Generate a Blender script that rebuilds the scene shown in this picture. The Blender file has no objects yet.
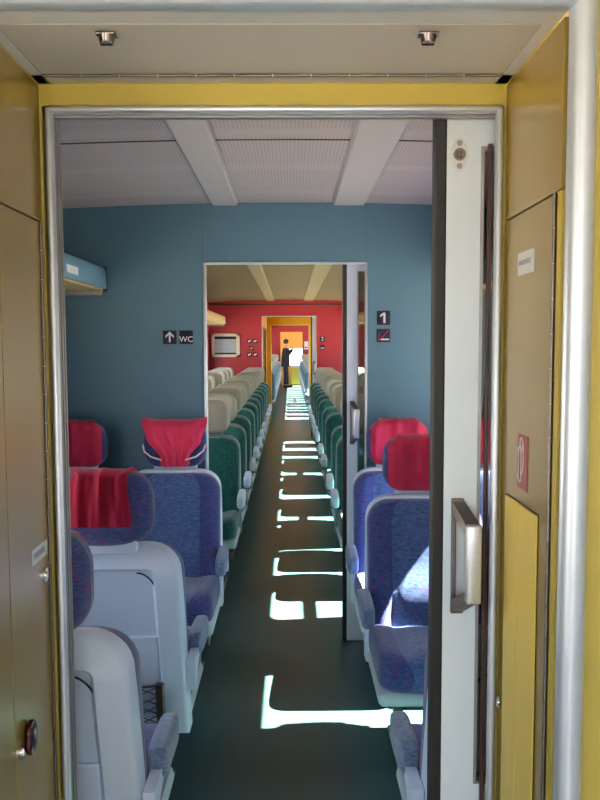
import bpy, bmesh, math, random
from math import sin, cos, pi, sqrt, atan, radians, exp
from mathutils import Vector, Matrix
random.seed(7)
scene = bpy.context.scene
col = scene.collection

# ------------------------------------------------------------------ camera
EYE = 1.647
F, CY, HOR = 880.0, 417.0, 343.0
P, YAW, ROLL = atan((CY - HOR) / F), atan(9 / F), radians(-0.22)
fw = Vector((sin(YAW) * cos(P), cos(YAW) * cos(P), -sin(P)))
rt = Vector((cos(YAW), -sin(YAW), 0)); up = rt.cross(fw)
r2 = rt * cos(ROLL) + up * sin(ROLL); u2 = up * cos(ROLL) - rt * sin(ROLL)
cam = bpy.data.cameras.new('camera'); cam_ob = bpy.data.objects.new('camera', cam); col.objects.link(cam_ob)
m = Matrix((r2, u2, -fw)).transposed().to_4x4(); m.translation = (0, 0, EYE)
cam_ob.matrix_world = m
cam.sensor_width = 36; cam.sensor_fit = 'AUTO'; cam.lens = 36 * F / 800
cam.shift_y = -(400 - CY) / 800 * 1.0
cam.clip_start = .02; cam.clip_end = 200
scene.camera = cam_ob

# ------------------------------------------------------------------ materials
def srgb(r, g, b):
    f = lambda c: (c / 255 / 12.92) if c / 255 <= .04045 else ((c / 255 + .055) / 1.055) ** 2.4
    return (f(r), f(g), f(b), 1)

def mat(name, c, rough=.5, metal=0., noise=0., nscale=30., coat=0., bump=0., bscale=200., spec=.5, stretch=(1, 1, 1), rvar=0., sheen=0.):
    M = bpy.data.materials.new(name); M.use_nodes = True
    nt = M.node_tree; b = nt.nodes['Principled BSDF']
    b.inputs['Base Color'].default_value = c
    b.inputs['Roughness'].default_value = rough
    b.inputs['Metallic'].default_value = metal
    b.inputs['Specular IOR Level'].default_value = spec
    b.inputs['Coat Weight'].default_value = coat
    if coat: b.inputs['Coat Roughness'].default_value = .25
    if sheen: b.inputs['Sheen Weight'].default_value = sheen
    tc = nt.nodes.new('ShaderNodeTexCoord'); mp = nt.nodes.new('ShaderNodeMapping')
    mp.inputs['Scale'].default_value = stretch
    nt.links.new(tc.outputs['Object'], mp.inputs['Vector'])
    n = nt.nodes.new('ShaderNodeTexNoise'); n.inputs['Scale'].default_value = nscale; n.inputs['Detail'].default_value = 4
    nt.links.new(mp.outputs['Vector'], n.inputs['Vector'])
    if noise:
        mx = nt.nodes.new('ShaderNodeMix'); mx.data_type = 'RGBA'
        mx.inputs[6].default_value = tuple(x * (1 - noise) for x in c[:3]) + (1,)
        mx.inputs[7].default_value = tuple(min(1, x * (1 + noise)) for x in c[:3]) + (1,)
        nt.links.new(n.outputs['Fac'], mx.inputs[0]); nt.links.new(mx.outputs[2], b.inputs['Base Color'])
    if rvar:
        mr = nt.nodes.new('ShaderNodeMapRange'); mr.inputs[3].default_value = max(0, rough - rvar); mr.inputs[4].default_value = rough + rvar
        nt.links.new(n.outputs['Fac'], mr.inputs[0]); nt.links.new(mr.outputs[0], b.inputs['Roughness'])
    if bump:
        n2 = nt.nodes.new('ShaderNodeTexNoise'); n2.inputs['Scale'].default_value = bscale
        nt.links.new(mp.outputs['Vector'], n2.inputs['Vector'])
        bp = nt.nodes.new('ShaderNodeBump'); bp.inputs['Strength'].default_value = bump; bp.inputs['Distance'].default_value = .002
        nt.links.new(n2.outputs['Fac'], bp.inputs['Height']); nt.links.new(bp.outputs[0], b.inputs['Normal'])
    return M

def fabric(name, c0, c1, fleck, amt=.62, scale=38., dots=True):
    M = mat(name, c0, .9, spec=.2, sheen=.35)
    nt = M.node_tree; b = nt.nodes['Principled BSDF']
    tc = nt.nodes.new('ShaderNodeTexCoord')
    mp = nt.nodes.new('ShaderNodeMapping'); mp.inputs['Scale'].default_value = (1, 1, 3.2)
    nt.links.new(tc.outputs['Object'], mp.inputs['Vector'])
    n = nt.nodes.new('ShaderNodeTexNoise'); n.inputs['Scale'].default_value = scale * 1.4; n.inputs['Detail'].default_value = 3
    nt.links.new(mp.outputs[0], n.inputs['Vector'])
    r = nt.nodes.new('ShaderNodeValToRGB'); r.color_ramp.elements[0].position = .35; r.color_ramp.elements[1].position = .65
    r.color_ramp.elements[0].color = c0; r.color_ramp.elements[1].color = c1
    nt.links.new(n.outputs['Fac'], r.inputs[0])
    out = r.outputs[0]
    if dots:
        mp2 = nt.nodes.new('ShaderNodeMapping'); mp2.inputs['Scale'].default_value = (1, 1, .8)
        nt.links.new(tc.outputs['Object'], mp2.inputs['Vector'])
        v = nt.nodes.new('ShaderNodeTexVoronoi'); v.inputs['Scale'].default_value = scale
        nt.links.new(mp2.outputs[0], v.inputs['Vector'])
        rr = nt.nodes.new('ShaderNodeValToRGB'); rr.color_ramp.elements[0].position = .2; rr.color_ramp.elements[0].color = (amt,) * 3 + (1,)
        rr.color_ramp.elements[1].position = .34; rr.color_ramp.elements[1].color = (0, 0, 0, 1)
        nt.links.new(v.outputs['Distance'], rr.inputs[0])
        mx = nt.nodes.new('ShaderNodeMix'); mx.data_type = 'RGBA'; mx.inputs[7].default_value = fleck
        nt.links.new(rr.outputs[0], mx.inputs[0]); nt.links.new(out, mx.inputs[6]); out = mx.outputs[2]
    nt.links.new(out, b.inputs['Base Color'])
    n3 = nt.nodes.new('ShaderNodeTexNoise'); n3.inputs['Scale'].default_value = 420
    nt.links.new(tc.outputs['Object'], n3.inputs['Vector'])
    bp = nt.nodes.new('ShaderNodeBump'); bp.inputs['Strength'].default_value = .5; bp.inputs['Distance'].default_value = .002
    nt.links.new(n3.outputs['Fac'], bp.inputs['Height']); nt.links.new(bp.outputs[0], b.inputs['Normal'])
    return M

def glass_mat(name, tint, refl=.04):
    M = bpy.data.materials.new(name); M.use_nodes = True; nt = M.node_tree
    for n in list(nt.nodes): nt.nodes.remove(n)
    o = nt.nodes.new('ShaderNodeOutputMaterial'); t = nt.nodes.new('ShaderNodeBsdfTransparent'); g = nt.nodes.new('ShaderNodeBsdfGlossy')
    t.inputs[0].default_value = tint; g.inputs['Roughness'].default_value = .03
    lw = nt.nodes.new('ShaderNodeLayerWeight'); pw = nt.nodes.new('ShaderNodeMath'); pw.operation = 'POWER'; pw.inputs[1].default_value = 5
    fr = nt.nodes.new('ShaderNodeMapRange'); fr.inputs[3].default_value = refl; fr.inputs[4].default_value = .9
    nt.links.new(lw.outputs['Facing'], pw.inputs[0]); nt.links.new(pw.outputs[0], fr.inputs[0])
    mx = nt.nodes.new('ShaderNodeMixShader')
    nt.links.new(fr.outputs[0], mx.inputs[0]); nt.links.new(t.outputs[0], mx.inputs[1]); nt.links.new(g.outputs[0], mx.inputs[2])
    nt.links.new(mx.outputs[0], o.inputs[0])
    return M

def ceiling_mat(name, c, period, band, dot):
    M = mat(name, c, .6)
    nt = M.node_tree; b = nt.nodes['Principled BSDF']
    tc = nt.nodes.new('ShaderNodeTexCoord'); sx = nt.nodes.new('ShaderNodeSeparateXYZ')
    nt.links.new(tc.outputs['Object'], sx.inputs[0])
    def math_(op, a, bb=None):
        n = nt.nodes.new('ShaderNodeMath'); n.operation = op
        for i, v in enumerate((a, bb)):
            if v is None: continue
            if isinstance(v, (int, float)): n.inputs[i].default_value = v
            else: nt.links.new(v, n.inputs[i])
        return n.outputs[0]
    fy = math_('FRACT', math_('DIVIDE', sx.outputs[1], period))
    field = math_('GREATER_THAN', fy, band)
    hx = math_('LESS_THAN', math_('FRACT', math_('DIVIDE', sx.outputs[0], dot)), .5)
    hy = math_('LESS_THAN', math_('FRACT', math_('DIVIDE', sx.outputs[1], dot)), .55)
    hole = math_('MULTIPLY', math_('MULTIPLY', hx, hy), field)
    mx = nt.nodes.new('ShaderNodeMix'); mx.data_type = 'RGBA'
    mx.inputs[6].default_value = c; mx.inputs[7].default_value = tuple(x * .68 for x in c[:3]) + (1,)
    nt.links.new(hole, mx.inputs[0]); nt.links.new(mx.outputs[2], b.inputs['Base Color'])
    return M

M = {}
M['yellow'] = mat('yellow_paint', srgb(178, 158, 70), .38, noise=.05, nscale=3)
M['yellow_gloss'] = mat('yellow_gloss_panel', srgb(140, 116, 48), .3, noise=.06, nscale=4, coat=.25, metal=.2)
M['yellow_insert'] = mat('yellow_insert', srgb(214, 184, 74), .45, noise=.04, nscale=4)
M['alu'] = mat('brushed_aluminium', (.74, .77, .82, 1), .42, .8, noise=.06, nscale=12, rvar=.06)
M['alu_leaf'] = mat('matt_aluminium_leaf', srgb(232, 242, 255), .42, .15, noise=.07, nscale=9, rvar=.08, stretch=(1, 1, .4))
M['alu_dark'] = mat('grey_aluminium_profile', (.28, .27, .26, 1), .4, .8)
M['chrome'] = mat('chrome', (.75, .72, .7, 1), .15, 1.)
M['bronze'] = mat('worn_grey_metal', (.17, .15, .14, 1), .38, .85, noise=.1, nscale=40)
M['handle_pad'] = mat('worn_silver_metal', (.70, .70, .71, 1), .36, .8, noise=.15, nscale=160)
M['rubber'] = mat('black_rubber', (.008, .008, .009, 1), .6)
M['brown'] = mat('brown_seal', srgb(70, 42, 32), .4)
M['offwhite'] = mat('offwhite_panel', srgb(196, 188, 174), .45, noise=.03, nscale=3)
M['whitetrim'] = mat('white_trim', srgb(214, 210, 202), .5)
M['blue_wall'] = mat('blue_wall', srgb(72, 108, 127), .55, noise=.03, nscale=60, bump=.12, bscale=500)
M['red_wall'] = mat('red_wall', srgb(146, 28, 40), .5, noise=.05, nscale=40)
M['orange_wall'] = mat('orange_wall', srgb(205, 168, 40), .5)
M['beige_wall'] = mat('beige_wall', srgb(180, 140, 80), .5)
M['floor'] = mat('green_grey_linoleum', srgb(54, 82, 82), .34, noise=.16, nscale=260, rvar=.05)
M['floor_pale'] = mat('pale_bounce_vinyl', srgb(165, 168, 168), .4, noise=.1, nscale=200)
M['ceil_a'] = ceiling_mat('perforated_ceiling_grey', srgb(176, 166, 162), .62, .16, .014)
M['ceil_b'] = ceiling_mat('perforated_ceiling_cream', srgb(112, 94, 60), .62, .14, .028)
M['beam'] = mat('ceiling_strip', srgb(190, 182, 176), .5)
M['beam_b'] = mat('ceiling_strip_cream', srgb(150, 134, 98), .5)
M['pale_wall'] = mat('pale_vestibule_wall', srgb(196, 204, 214), .5)
M['latch'] = mat('dark_chrome', (.13, .11, .11, 1), .25, 1.)
M['seam_blue'] = mat('blue_seam', srgb(50, 76, 90), .6)
M['dark'] = mat('dark_gap', (.012, .011, .011, 1), .7)
M['seam'] = mat('dark_seam', (.02, .016, .01, 1), .7)
M['rack_blue'] = mat('rack_blue', srgb(86, 126, 146), .4)
M['rack_beige'] = mat('rack_beige', srgb(196, 172, 120), .5)
M['sign_navy'] = mat('sign_navy', srgb(14, 18, 46), .8)
M['sign_white'] = mat('sign_white', srgb(225, 225, 228), .5)
M['sign_red'] = mat('sign_red', srgb(190, 30, 50), .5)
M['picto_red'] = mat('pictogram_red', srgb(134, 48, 46), .45)
M['paper'] = mat('notice_paper', srgb(150, 160, 172), .5)
M['label'] = mat('label_paper', srgb(205, 203, 200), .5)
M['ink'] = mat('label_ink', srgb(140, 147, 165), .6)
M['cream_frame'] = mat('cream_frame', srgb(214, 200, 178), .5)
M['maroon'] = mat('maroon_plastic', srgb(60, 14, 14), .2)
M['shell'] = mat('pale_grey_plastic', srgb(206, 219, 236), .42, noise=.03, nscale=300)
M['shell_dark'] = mat('grey_green_plastic', srgb(112, 128, 128), .45)
M['tray'] = mat('grey_plastic_tray', srgb(186, 202, 204), .45)
M['metal_leg'] = mat('grey_steel_leg', srgb(110, 118, 118), .45, .3)
M['net_brown'] = mat('brown_net_bar', srgb(60, 45, 40), .5)
M['cord_black'] = mat('black_cord', (.01, .01, .012, 1), .7)
M['cord_cream'] = mat('cream_cord', srgb(232, 214, 190), .7)
M['cover'] = mat('crimson_cloth', srgb(236, 50, 96), .75, noise=.1, nscale=25, bump=.25, bscale=60, sheen=.3)
M['fab_c'] = fabric('blue_flecked_fabric', srgb(58, 80, 122), srgb(86, 112, 158), srgb(122, 50, 96), .4, 36)
M['fab_s'] = fabric('violet_blue_fabric', srgb(46, 56, 104), srgb(70, 84, 138), srgb(128, 40, 84), .5, 44)
M['fab_arm'] = fabric('grey_blue_fabric', srgb(84, 104, 134), srgb(116, 136, 162), srgb(90, 56, 84), .3, 40)
M['green_c'] = fabric('teal_fabric', srgb(26, 84, 76), srgb(44, 116, 104), srgb(20, 60, 60), .3, 36)
M['green_s'] = fabric('dark_teal_fabric', srgb(20, 70, 66), srgb(36, 100, 92), srgb(20, 50, 50), .3, 36)
M['cream_cloth'] = mat('cream_headrest_cloth', srgb(158, 152, 136), .8, noise=.08, nscale=30, sheen=.3)
M['far_fab'] = fabric('grey_blue_far_fabric', srgb(78, 104, 118), srgb(104, 132, 144), srgb(60, 70, 100), .3, 36)
M['glass'] = glass_mat('window_glass', (.95, .95, .945, 1))
M['leaf_glass'] = glass_mat('door_glass', (.62, .6, .58, 1), .06)
M['skin'] = mat('skin', srgb(196, 140, 112), .6)
M['black_cloth'] = mat('black_cloth', srgb(26, 24, 28), .85)
M['navy_cloth'] = mat('dark_navy_cloth', srgb(34, 38, 56), .85)
M['hair'] = mat('dark_hair', srgb(30, 22, 18), .7)
M['orange_end'] = mat('orange_end_wall', srgb(232, 178, 96), .5)  # even orange paint of the far end wall
M['ballast'] = mat('gravel', srgb(150, 142, 130), .9, noise=.3, nscale=8)

# ------------------------------------------------------------------ helpers
class MB:
    def __init__(s): s.bm = bmesh.new(); s.bm_mats = None
    def _merge(s, b, mi=0):
        for f in b.faces: f.material_index = mi
        me = bpy.data.meshes.new('t'); b.to_mesh(me); b.free(); s.bm.from_mesh(me); bpy.data.meshes.remove(me); return s
    def box(s, x0, x1, y0, y1, z0, z1, bev=0., seg=2, mi=0):
        b = bmesh.new(); bmesh.ops.create_cube(b, size=1)
        for v in b.verts:
            v.co = Vector(((x0 + x1) / 2 + v.co.x * (x1 - x0), (y0 + y1) / 2 + v.co.y * (y1 - y0), (z0 + z1) / 2 + v.co.z * (z1 - z0)))
        if bev: bmesh.ops.bevel(b, geom=b.edges[:], offset=bev, segments=seg, profile=.5, affect='EDGES')
        return s._merge(b, mi)
    def cyl(s, p0, p1, r, n=16, r1=None, mi=0):
        p0, p1 = Vector(p0), Vector(p1); d = p1 - p0
        b = bmesh.new(); bmesh.ops.create_cone(b, cap_ends=True, segments=n, radius1=r, radius2=r if r1 is None else r1, depth=d.length)
        q = d.to_track_quat('Z', 'Y').to_matrix().to_4x4(); q.translation = (p0 + p1) / 2
        b.transform(q); return s._merge(b, mi)
    def tube(s, pts, r, n=6):
        pts = [Vector(p) for p in pts]; b = bmesh.new(); rings = []
        for i, p in enumerate(pts):
            t = (pts[min(i + 1, len(pts) - 1)] - pts[max(i - 1, 0)]).normalized()
            q = t.to_track_quat('Z', 'Y').to_matrix()
            rings.append([b.verts.new(p + q @ Vector((r * cos(2 * pi * k / n), r * sin(2 * pi * k / n), 0))) for k in range(n)])
        for a, c in zip(rings, rings[1:]):
            for k in range(n): b.faces.new((a[k], a[(k + 1) % n], c[(k + 1) % n], c[k]))
        b.faces.new(rings[0][::-1]); b.faces.new(rings[-1])
        return s._merge(b)
    def prism(s, outline, y0, y1, bev=0., inset=None, xform=None):
        """outline in (x,z), extruded y0..y1; optional inset on the y1 face (thickness, depth)"""
        b = bmesh.new()
        f = b.faces.new([b.verts.new((x, y0, z)) for x, z in outline])
        r = bmesh.ops.extrude_face_region(b, geom=[f]); nv = [g for g in r['geom'] if isinstance(g, bmesh.types.BMVert)]
        for v in nv: v.co.y = y1
        b.normal_update(); bmesh.ops.recalc_face_normals(b, faces=b.faces[:])
        back = [g for g in b.faces if all(abs(v.co.y - y1) < 1e-6 for v in g.verts)]
        if bev:
            es = [e for e in b.edges if all(abs(v.co.y - y1) < 1e-6 for v in e.verts) or all(abs(v.co.y - y0) < 1e-6 for v in e.verts)]
            bmesh.ops.bevel(b, geom=es, offset=bev, segments=3, profile=.5, affect='EDGES')
            back = [g for g in b.faces if len(g.verts) > 8 and all(abs(v.co.y - y1) < 1e-5 for v in g.verts)]
        if inset and back:
            th, dp = inset
            bmesh.ops.inset_region(b, faces=back, thickness=th, depth=0)
            bmesh.ops.inset_region(b, faces=back, thickness=.012, depth=dp)
        if xform:
            for v in b.verts: v.co = xform(v.co)
        return s._merge(b)
    def build(s, name, mats, parent=None, smooth=False, angle=40, origin=None):
        me = bpy.data.meshes.new(name)
        bmesh.ops.recalc_face_normals(s.bm, faces=s.bm.faces[:]) if not getattr(s, 'keepn', False) else None
        if origin: bmesh.ops.translate(s.bm, verts=s.bm.verts[:], vec=-Vector(origin))
        s.bm.to_mesh(me); s.bm.free()
        for mm in (mats if isinstance(mats, (list, tuple)) else [mats]): me.materials.append(mm)
        if smooth:
            me.polygons.foreach_set('use_smooth', [True] * len(me.polygons))
            try: me.set_sharp_from_angle(angle=radians(angle))
            except Exception: pass
        o = bpy.data.objects.new(name, me); col.objects.link(o)
        if origin: o.location = origin
        if parent: o.parent = parent
        return o

def pad(w, h, t, r=.05, p=4., fn=None, n=22, mz=22, side=None, hwf=None):
    """cushion in local x (width) / z (height) / y (thickness, -y is the front)"""
    mb = MB(); b = mb.bm
    A = [sin(pi / 2 * (2 * i / n - 1)) for i in range(n + 1)]
    B = [sin(pi / 2 * (2 * j / mz - 1)) for j in range(mz + 1)]
    for sgn in (-1, 1):
        g = []
        for bb in B:
            row = []
            z = bb * h / 2; e = abs(z) - (h / 2 - r)
            hw = w / 2 if e <= 0 else w / 2 - r + sqrt(max(0, r * r - e * e))
            if hwf: hw *= hwf(bb)
            for a in A:
                ee = max(0, 1 - abs(a) ** p) ** (1 / p) * max(0, 1 - abs(bb) ** p) ** (1 / p)
                y = sgn * t / 2 * ee + (fn(a, bb, sgn) * (ee if sgn < 0 else 1) if fn else 0)
                row.append(b.verts.new((a * hw, y, z)))
            g.append(row)
        for j in range(mz):
            for i in range(n):
                try:
                    f = b.faces.new((g[j][i], g[j][i + 1], g[j + 1][i + 1], g[j + 1][i]))
                    if side is not None and abs((A[i] + A[i + 1]) / 2) > side: f.material_index = 1
                except ValueError: pass
    bmesh.ops.remove_doubles(b, verts=b.verts[:], dist=1e-4)
    return mb

def xf(mb, f):
    for v in mb.bm.verts: v.co = f(v.co.copy())
    return mb

def tag(o, label=None, cat=None, group=None, kind=None):
    if label: o['label'] = label
    if cat: o['category'] = cat
    if group: o['group'] = group
    if kind: o['kind'] = kind
    return o

def empty(name, loc, rz=0.):
    o = bpy.data.objects.new(name, None); col.objects.link(o); o.location = loc; o.rotation_euler = (0, 0, rz)
    o.empty_display_size = .1; return o

def struct(mb, name, mats, parent=None, **k):
    o = mb.build(name, mats, parent, **k)
    if not parent: o['kind'] = 'structure'
    return o

def copy_tree(o, parent=None):
    c = o.copy(); col.objects.link(c)
    if parent: c.parent = parent
    for ch in list(o.children): copy_tree(ch, c)
    return c

FONT = None
def lettering(txt, size, loc, rot, m_, parent, name='lettering', ext=.0006, sx=1.):
    cu = bpy.data.curves.new(name, 'FONT'); cu.body = txt; cu.size = size; cu.extrude = ext
    cu.align_x = 'CENTER'; cu.align_y = 'CENTER'
    t = bpy.data.objects.new(name, cu); col.objects.link(t)
    bpy.context.view_layer.update()
    me = bpy.data.meshes.new_from_object(t.evaluated_get(bpy.context.evaluated_depsgraph_get()))
    bpy.data.objects.remove(t)
    me.materials.clear(); me.materials.append(m_)
    o = bpy.data.objects.new(name, me); col.objects.link(o)
    o.location = loc; o.rotation_euler = rot; o.scale = (sx, 1, 1); o.parent = parent
    return o
FACE = (pi / 2, 0, 0)      # lettering that faces the viewer (-Y)

CX = -.027
XL, XR = -1.407, 1.366

# ------------------------------------------------------------------ setting: shell
YP0, YP1 = 1.716, 1.806      # wall with the near sliding door
YI0, YI1 = 4.70, 4.83        # blue partition
YR0, YR1 = 15.25, 15.37      # red partition
YS0, YS1 = 18.6, 18.7        # far side of the orange passage
YE0, YE1 = 33.0, 33.08       # far red end wall
YEND = 35.2

fl = struct(MB().box(XL - .05, XR + .05, YP0, YEND + .05, -.06, 0), 'floor', M['floor'])
struct(MB().box(XL - .05, XR + .05, -1.5, YP0, -.06, 0), 'floor.001', M['floor_pale'])  # unseen vestibule floor, made pale to bounce light onto the tube and hatch

def side_walls(y0, y1, wins, m_, ztop, inner_left=XL, inner_right=XR, names=('wall_left', 'wall_right'), sides=(-1, 1)):
    """side walls pierced by windows; wins = [(ya, yb, za, zb, transom)]"""
    for s in sides:
        mb = MB()
        xa, xb = (inner_left - .07, inner_left) if s < 0 else (inner_right, inner_right + .07)
        ys = y0
        for (a, b, za, zb, tr) in wins:
            if a > ys: mb.box(xa, xb, ys, a, 0, ztop)
            mb.box(xa, xb, a, b, 0, za); mb.box(xa, xb, a, b, zb, ztop); ys = b
        if ys < y1: mb.box(xa, xb, ys, y1, 0, ztop)
        struct(mb, names[0] if s < 0 else names[1], m_)

WN = [0]
def window(s, y0, y1, z0, z1, tr=None, x=None):
    WN[0] += 1
    x = (XL if s < 0 else XR) if x is None else x
    x0, x1 = (x - .05, x - .015) if s < 0 else (x + .015, x + .05)
    # frame with rounded corners
    r = .09; fr = MB(); b = fr.bm
    def loop(g, rr):
        pts = []
        for (cy_, cz_, a0) in ((y1 - g - rr, z1 - g - rr, 0), (y0 + g + rr, z1 - g - rr, 90), (y0 + g + rr, z0 + g + rr, 180), (y1 - g - rr, z0 + g + rr, 270)):
            for k in range(7):
                a = radians(a0 + 15 * k); pts.append((cy_ + rr * cos(a), cz_ + rr * sin(a)))
        return pts
    A_, B_ = loop(0, .004), loop(.03, r)
    V = {}
    for nm, L in (('o', A_), ('i', B_)):
        for xx, t in ((x0, 0), (x1, 1)):
            V[nm, t] = [b.verts.new((xx, y, z)) for y, z in L]
    n = len(A_)
    for k in range(n):
        k2 = (k + 1) % n
        for t in (0, 1): b.faces.new((V['o', t][k], V['o', t][k2], V['i', t][k2], V['i', t][k]))
        for nm in 'oi': b.faces.new((V[nm, 0][k], V[nm, 0][k2], V[nm, 1][k2], V[nm, 1][k]))
    if tr: fr.box(x0, x1, y0 + .03, y1 - .03, tr[0], tr[1])
    w = struct(fr, 'window_%d' % WN[0], M['rubber'])
    xm = (x0 + x1) / 2
    MB().box(xm - .003, xm + .003, y0 + .02, y1 - .02, z0 + .02, z1 - .02).build('window_pane', M['glass'], w)
    # daylight portal (guides sampling of the sky through this opening)
    L = bpy.data.lights.new('daylight_portal', 'AREA'); L.shape = 'RECTANGLE'; L.size = y1 - y0; L.size_y = z1 - z0; L.cycles.is_portal = True
    lo = bpy.data.objects.new('daylight_portal', L); col.objects.link(lo)
    lo.location = (x + (.08 if s > 0 else -.08), (y0 + y1) / 2, (z0 + z1) / 2)
    lo.rotation_euler = (pi / 2, 0, pi / 2) if s > 0 else (pi / 2, 0, -pi / 2)
    return w

ZS, ZT = .80, 1.835
# vestibule
vw = [(-.95, .35, .85, 1.98, None)]
vr = [(-.95, -.45, 1.2, 1.9, None)]
side_walls(-1.45, 1.36, vw, M['pale_wall'], 2.25, sides=(-1,)); side_walls(-1.45, 1.36, vr, M['pale_wall'], 2.25, sides=(1,))
window(-1, *vw[0]); window(1, *vr[0])
fill_win = (-.78, .78, .95, 2.08)  # unseen window added in the back wall as fill for leaf, post and seats
struct(MB().box(XL - .05, fill_win[0], -1.5, -1.45, 0, 2.3).box(fill_win[1], XR + .05, -1.5, -1.45, 0, 2.3).box(fill_win[0], fill_win[1], -1.5, -1.45, 0, fill_win[2]).box(fill_win[0], fill_win[1], -1.5, -1.45, fill_win[3], 2.3), 'wall_back', M['whitetrim'])
WN[0] += 1
ew = struct(MB().box(fill_win[0] - .02, fill_win[1] + .02, -1.51, -1.44, fill_win[2] - .02, fill_win[2] + .02).box(fill_win[0] - .02, fill_win[1] + .02, -1.51, -1.44, fill_win[3] - .02, fill_win[3] + .02).box(fill_win[0] - .02, fill_win[0] + .02, -1.51, -1.44, fill_win[2], fill_win[3]).box(fill_win[1] - .02, fill_win[1] + .02, -1.51, -1.44, fill_win[2], fill_win[3]), 'window_%d' % WN[0], M['rubber'])
MB().box(fill_win[0], fill_win[1], -1.478, -1.472, fill_win[2], fill_win[3]).build('window_pane', M['glass'], ew)
L = bpy.data.lights.new('daylight_portal', 'AREA'); L.shape = 'RECTANGLE'; L.size = fill_win[1] - fill_win[0]; L.size_y = fill_win[3] - fill_win[2]; L.cycles.is_portal = True
lo = bpy.data.objects.new('daylight_portal', L); col.objects.link(lo); lo.location = (0, -1.53, (fill_win[2] + fill_win[3]) / 2); lo.rotation_euler = (pi / 2, 0, 0)
struct(MB().box(XL - .05, XR + .05, -1.5, YP0 + .02, 2.25, 2.30), 'ceiling', M['whitetrim'])
struct(MB().box(XL - .1, XR + .1, -1.55, YEND + .1, 2.44, 2.52), 'roof', M['whitetrim'])
AL, AR = -.474, .413      # alcove side faces
struct(MB().box(XL, -.50, 1.335, 1.36, 0, 2.25).box(.446, XR, 1.335, 1.36, 0, 2.25).box(-.5, .446, 1.335, 1.36, 2.165, 2.25), 'wall_front', M['yellow'])
# silver portal: two posts and a top tube
pt = MB()
pt.cyl((.4345, 1.336, 0), (.4345, 1.336, 2.1545), .0215, 28).cyl((-.4955, 1.336, 0), (-.4955, 1.336, 2.1545), .0215, 28)
pt.cyl((-.4955, 1.336, 2.1545), (.4345, 1.336, 2.1545), .0215, 28)
struct(pt, 'trim_1', M['alu'], smooth=True, angle=60)
# alcove body behind the access panels, header and strips beside the door frame
struct(MB().box(AL - .04, AL - .016, 1.36, YP0, 0, 2.137).box(AR + .016, AR + .04, 1.36, YP0, 0, 2.137), 'wall_alcove', M['yellow'])
# near partition: front skin yellow
fs = MB()
fs.box(XL, -.470, YP0, YP0 + .022, 0, 2.25).box(.4075, XR, YP0, YP0 + .022, 0, 2.25).box(-.470, .4075, YP0, YP0 + .022, 2.0955, 2.25)
struct(fs, 'wall_front.001', M['yellow'])
rs = MB()
rs.box(XL, -.505, YP1 - .02, YP1, 0, 2.42).box(.50, XR, YP1 - .02, YP1, 0, 2.42).box(-.505, .50, YP1 - .02, YP1, 2.096, 2.42)
struct(rs, 'wall_front.002', M['blue_wall'])
# door frame
df = MB()
def bead(mb, x0, x1, z0, z1): mb.box(x0, x1, YP0 - .012, YP0 + .012, z0, z1, .005, 3)
bead(df, -.4625, -.4495, 0, 2.0955); bead(df, .3935, .4075, 0, 2.0955); bead(df, -.4625, .4075, 2.0825, 2.0955)
struct(df, 'trim_2', M['alu'], smooth=True)
dj = MB()
dj.box(-.4625, -.4505, YP0 + .014, YP0 + .022, 0, 2.0955).box(-.4625, -.4495, YP0 + .03, YP0 + .038, 0, 2.09).box(-.4625, -.4495, YP0 + .048, YP0 + .056, 0, 2.085)
dj.box(-.4625, .4075, YP0 + .014, YP0 + .03, 2.078, 2.0955)
struct(dj, 'trim_3', M['alu_dark'])
struct(MB().box(.3855, .3885, 1.736, 1.748, 0, 2.03).box(.3905, .3935, 1.736, 1.748, 0, 2.03), 'trim_4', M['brown'])

# first class compartment
win1 = {-1: [(2.05, 3.55, ZS, ZT, None)], 1: [(2.62, 3.0, ZS, ZT, None), (3.595, 4.55, ZS, ZT, None)]}
for s in (-1, 1):
    side_walls(YP1, YI0, win1[s], M['blue_wall'], 2.42, sides=(s,))
    for w in win1[s]: window(s, *w)

def curved_ceiling(name, y0, y1, m_, zc=2.383):
    mb = MB(); b = mb.bm; N = 24
    rows = []
    for t in (0, .03):
        for y in (y0, y1):
            rows.append([b.verts.new((CX + (XR - CX) * (2 * i / N - 1), y, zc - .043 * (2 * i / N - 1) ** 2 + t)) for i in range(N + 1)])
    for i in range(N):
        b.faces.new((rows[0][i], rows[0][i + 1], rows[1][i + 1], rows[1][i]))
        b.faces.new((rows[2][i], rows[2][i + 1], rows[3][i + 1], rows[3][i]))
        for a, c in ((0, 2), (1, 3)): b.faces.new((rows[a][i], rows[a][i + 1], rows[c][i + 1], rows[c][i]))
    for i in (0, N):
        b.faces.new((rows[0][i], rows[1][i], rows[3][i], rows[2][i]))
    return struct(mb, name, m_, smooth=True, angle=60)
curved_ceiling('ceiling.001', YP1, YI0, M['ceil_a'])
TN = [4]
def ceiling_strip(x0, x1, y0, y1, m_, zc=2.383):
    TN[0] += 1
    z = zc - .043 * (((x0 + x1) / 2 - CX) / 1.38) ** 2
    struct(MB().box(x0, x1, y0, y1, z - .014, z + .004, .003, 1).box(x0 - .006, x0, y0, y1, z - .004, z + .004).box(x1, x1 + .006, y0, y1, z - .004, z + .004), 'trim_%d' % TN[0], m_)
ceiling_strip(-.404, -.278, YP1, YI0, M['beam']); ceiling_strip(.228, .389, YP1, YI0, M['beam'])
def ceil_z(x): return 2.383 - .043 * ((x - CX) / 1.38) ** 2
for xa, xb in ((XL, -.412), (-.27, .22), (.397, XR)):
    TN[0] += 1
    struct(MB().tube([(xa + (xb - xa) * k / 8, 3.262, ceil_z(xa + (xb - xa) * k / 8)) for k in range(9)], .0035, 5), 'trim_%d' % TN[0], M['seam'])

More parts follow.
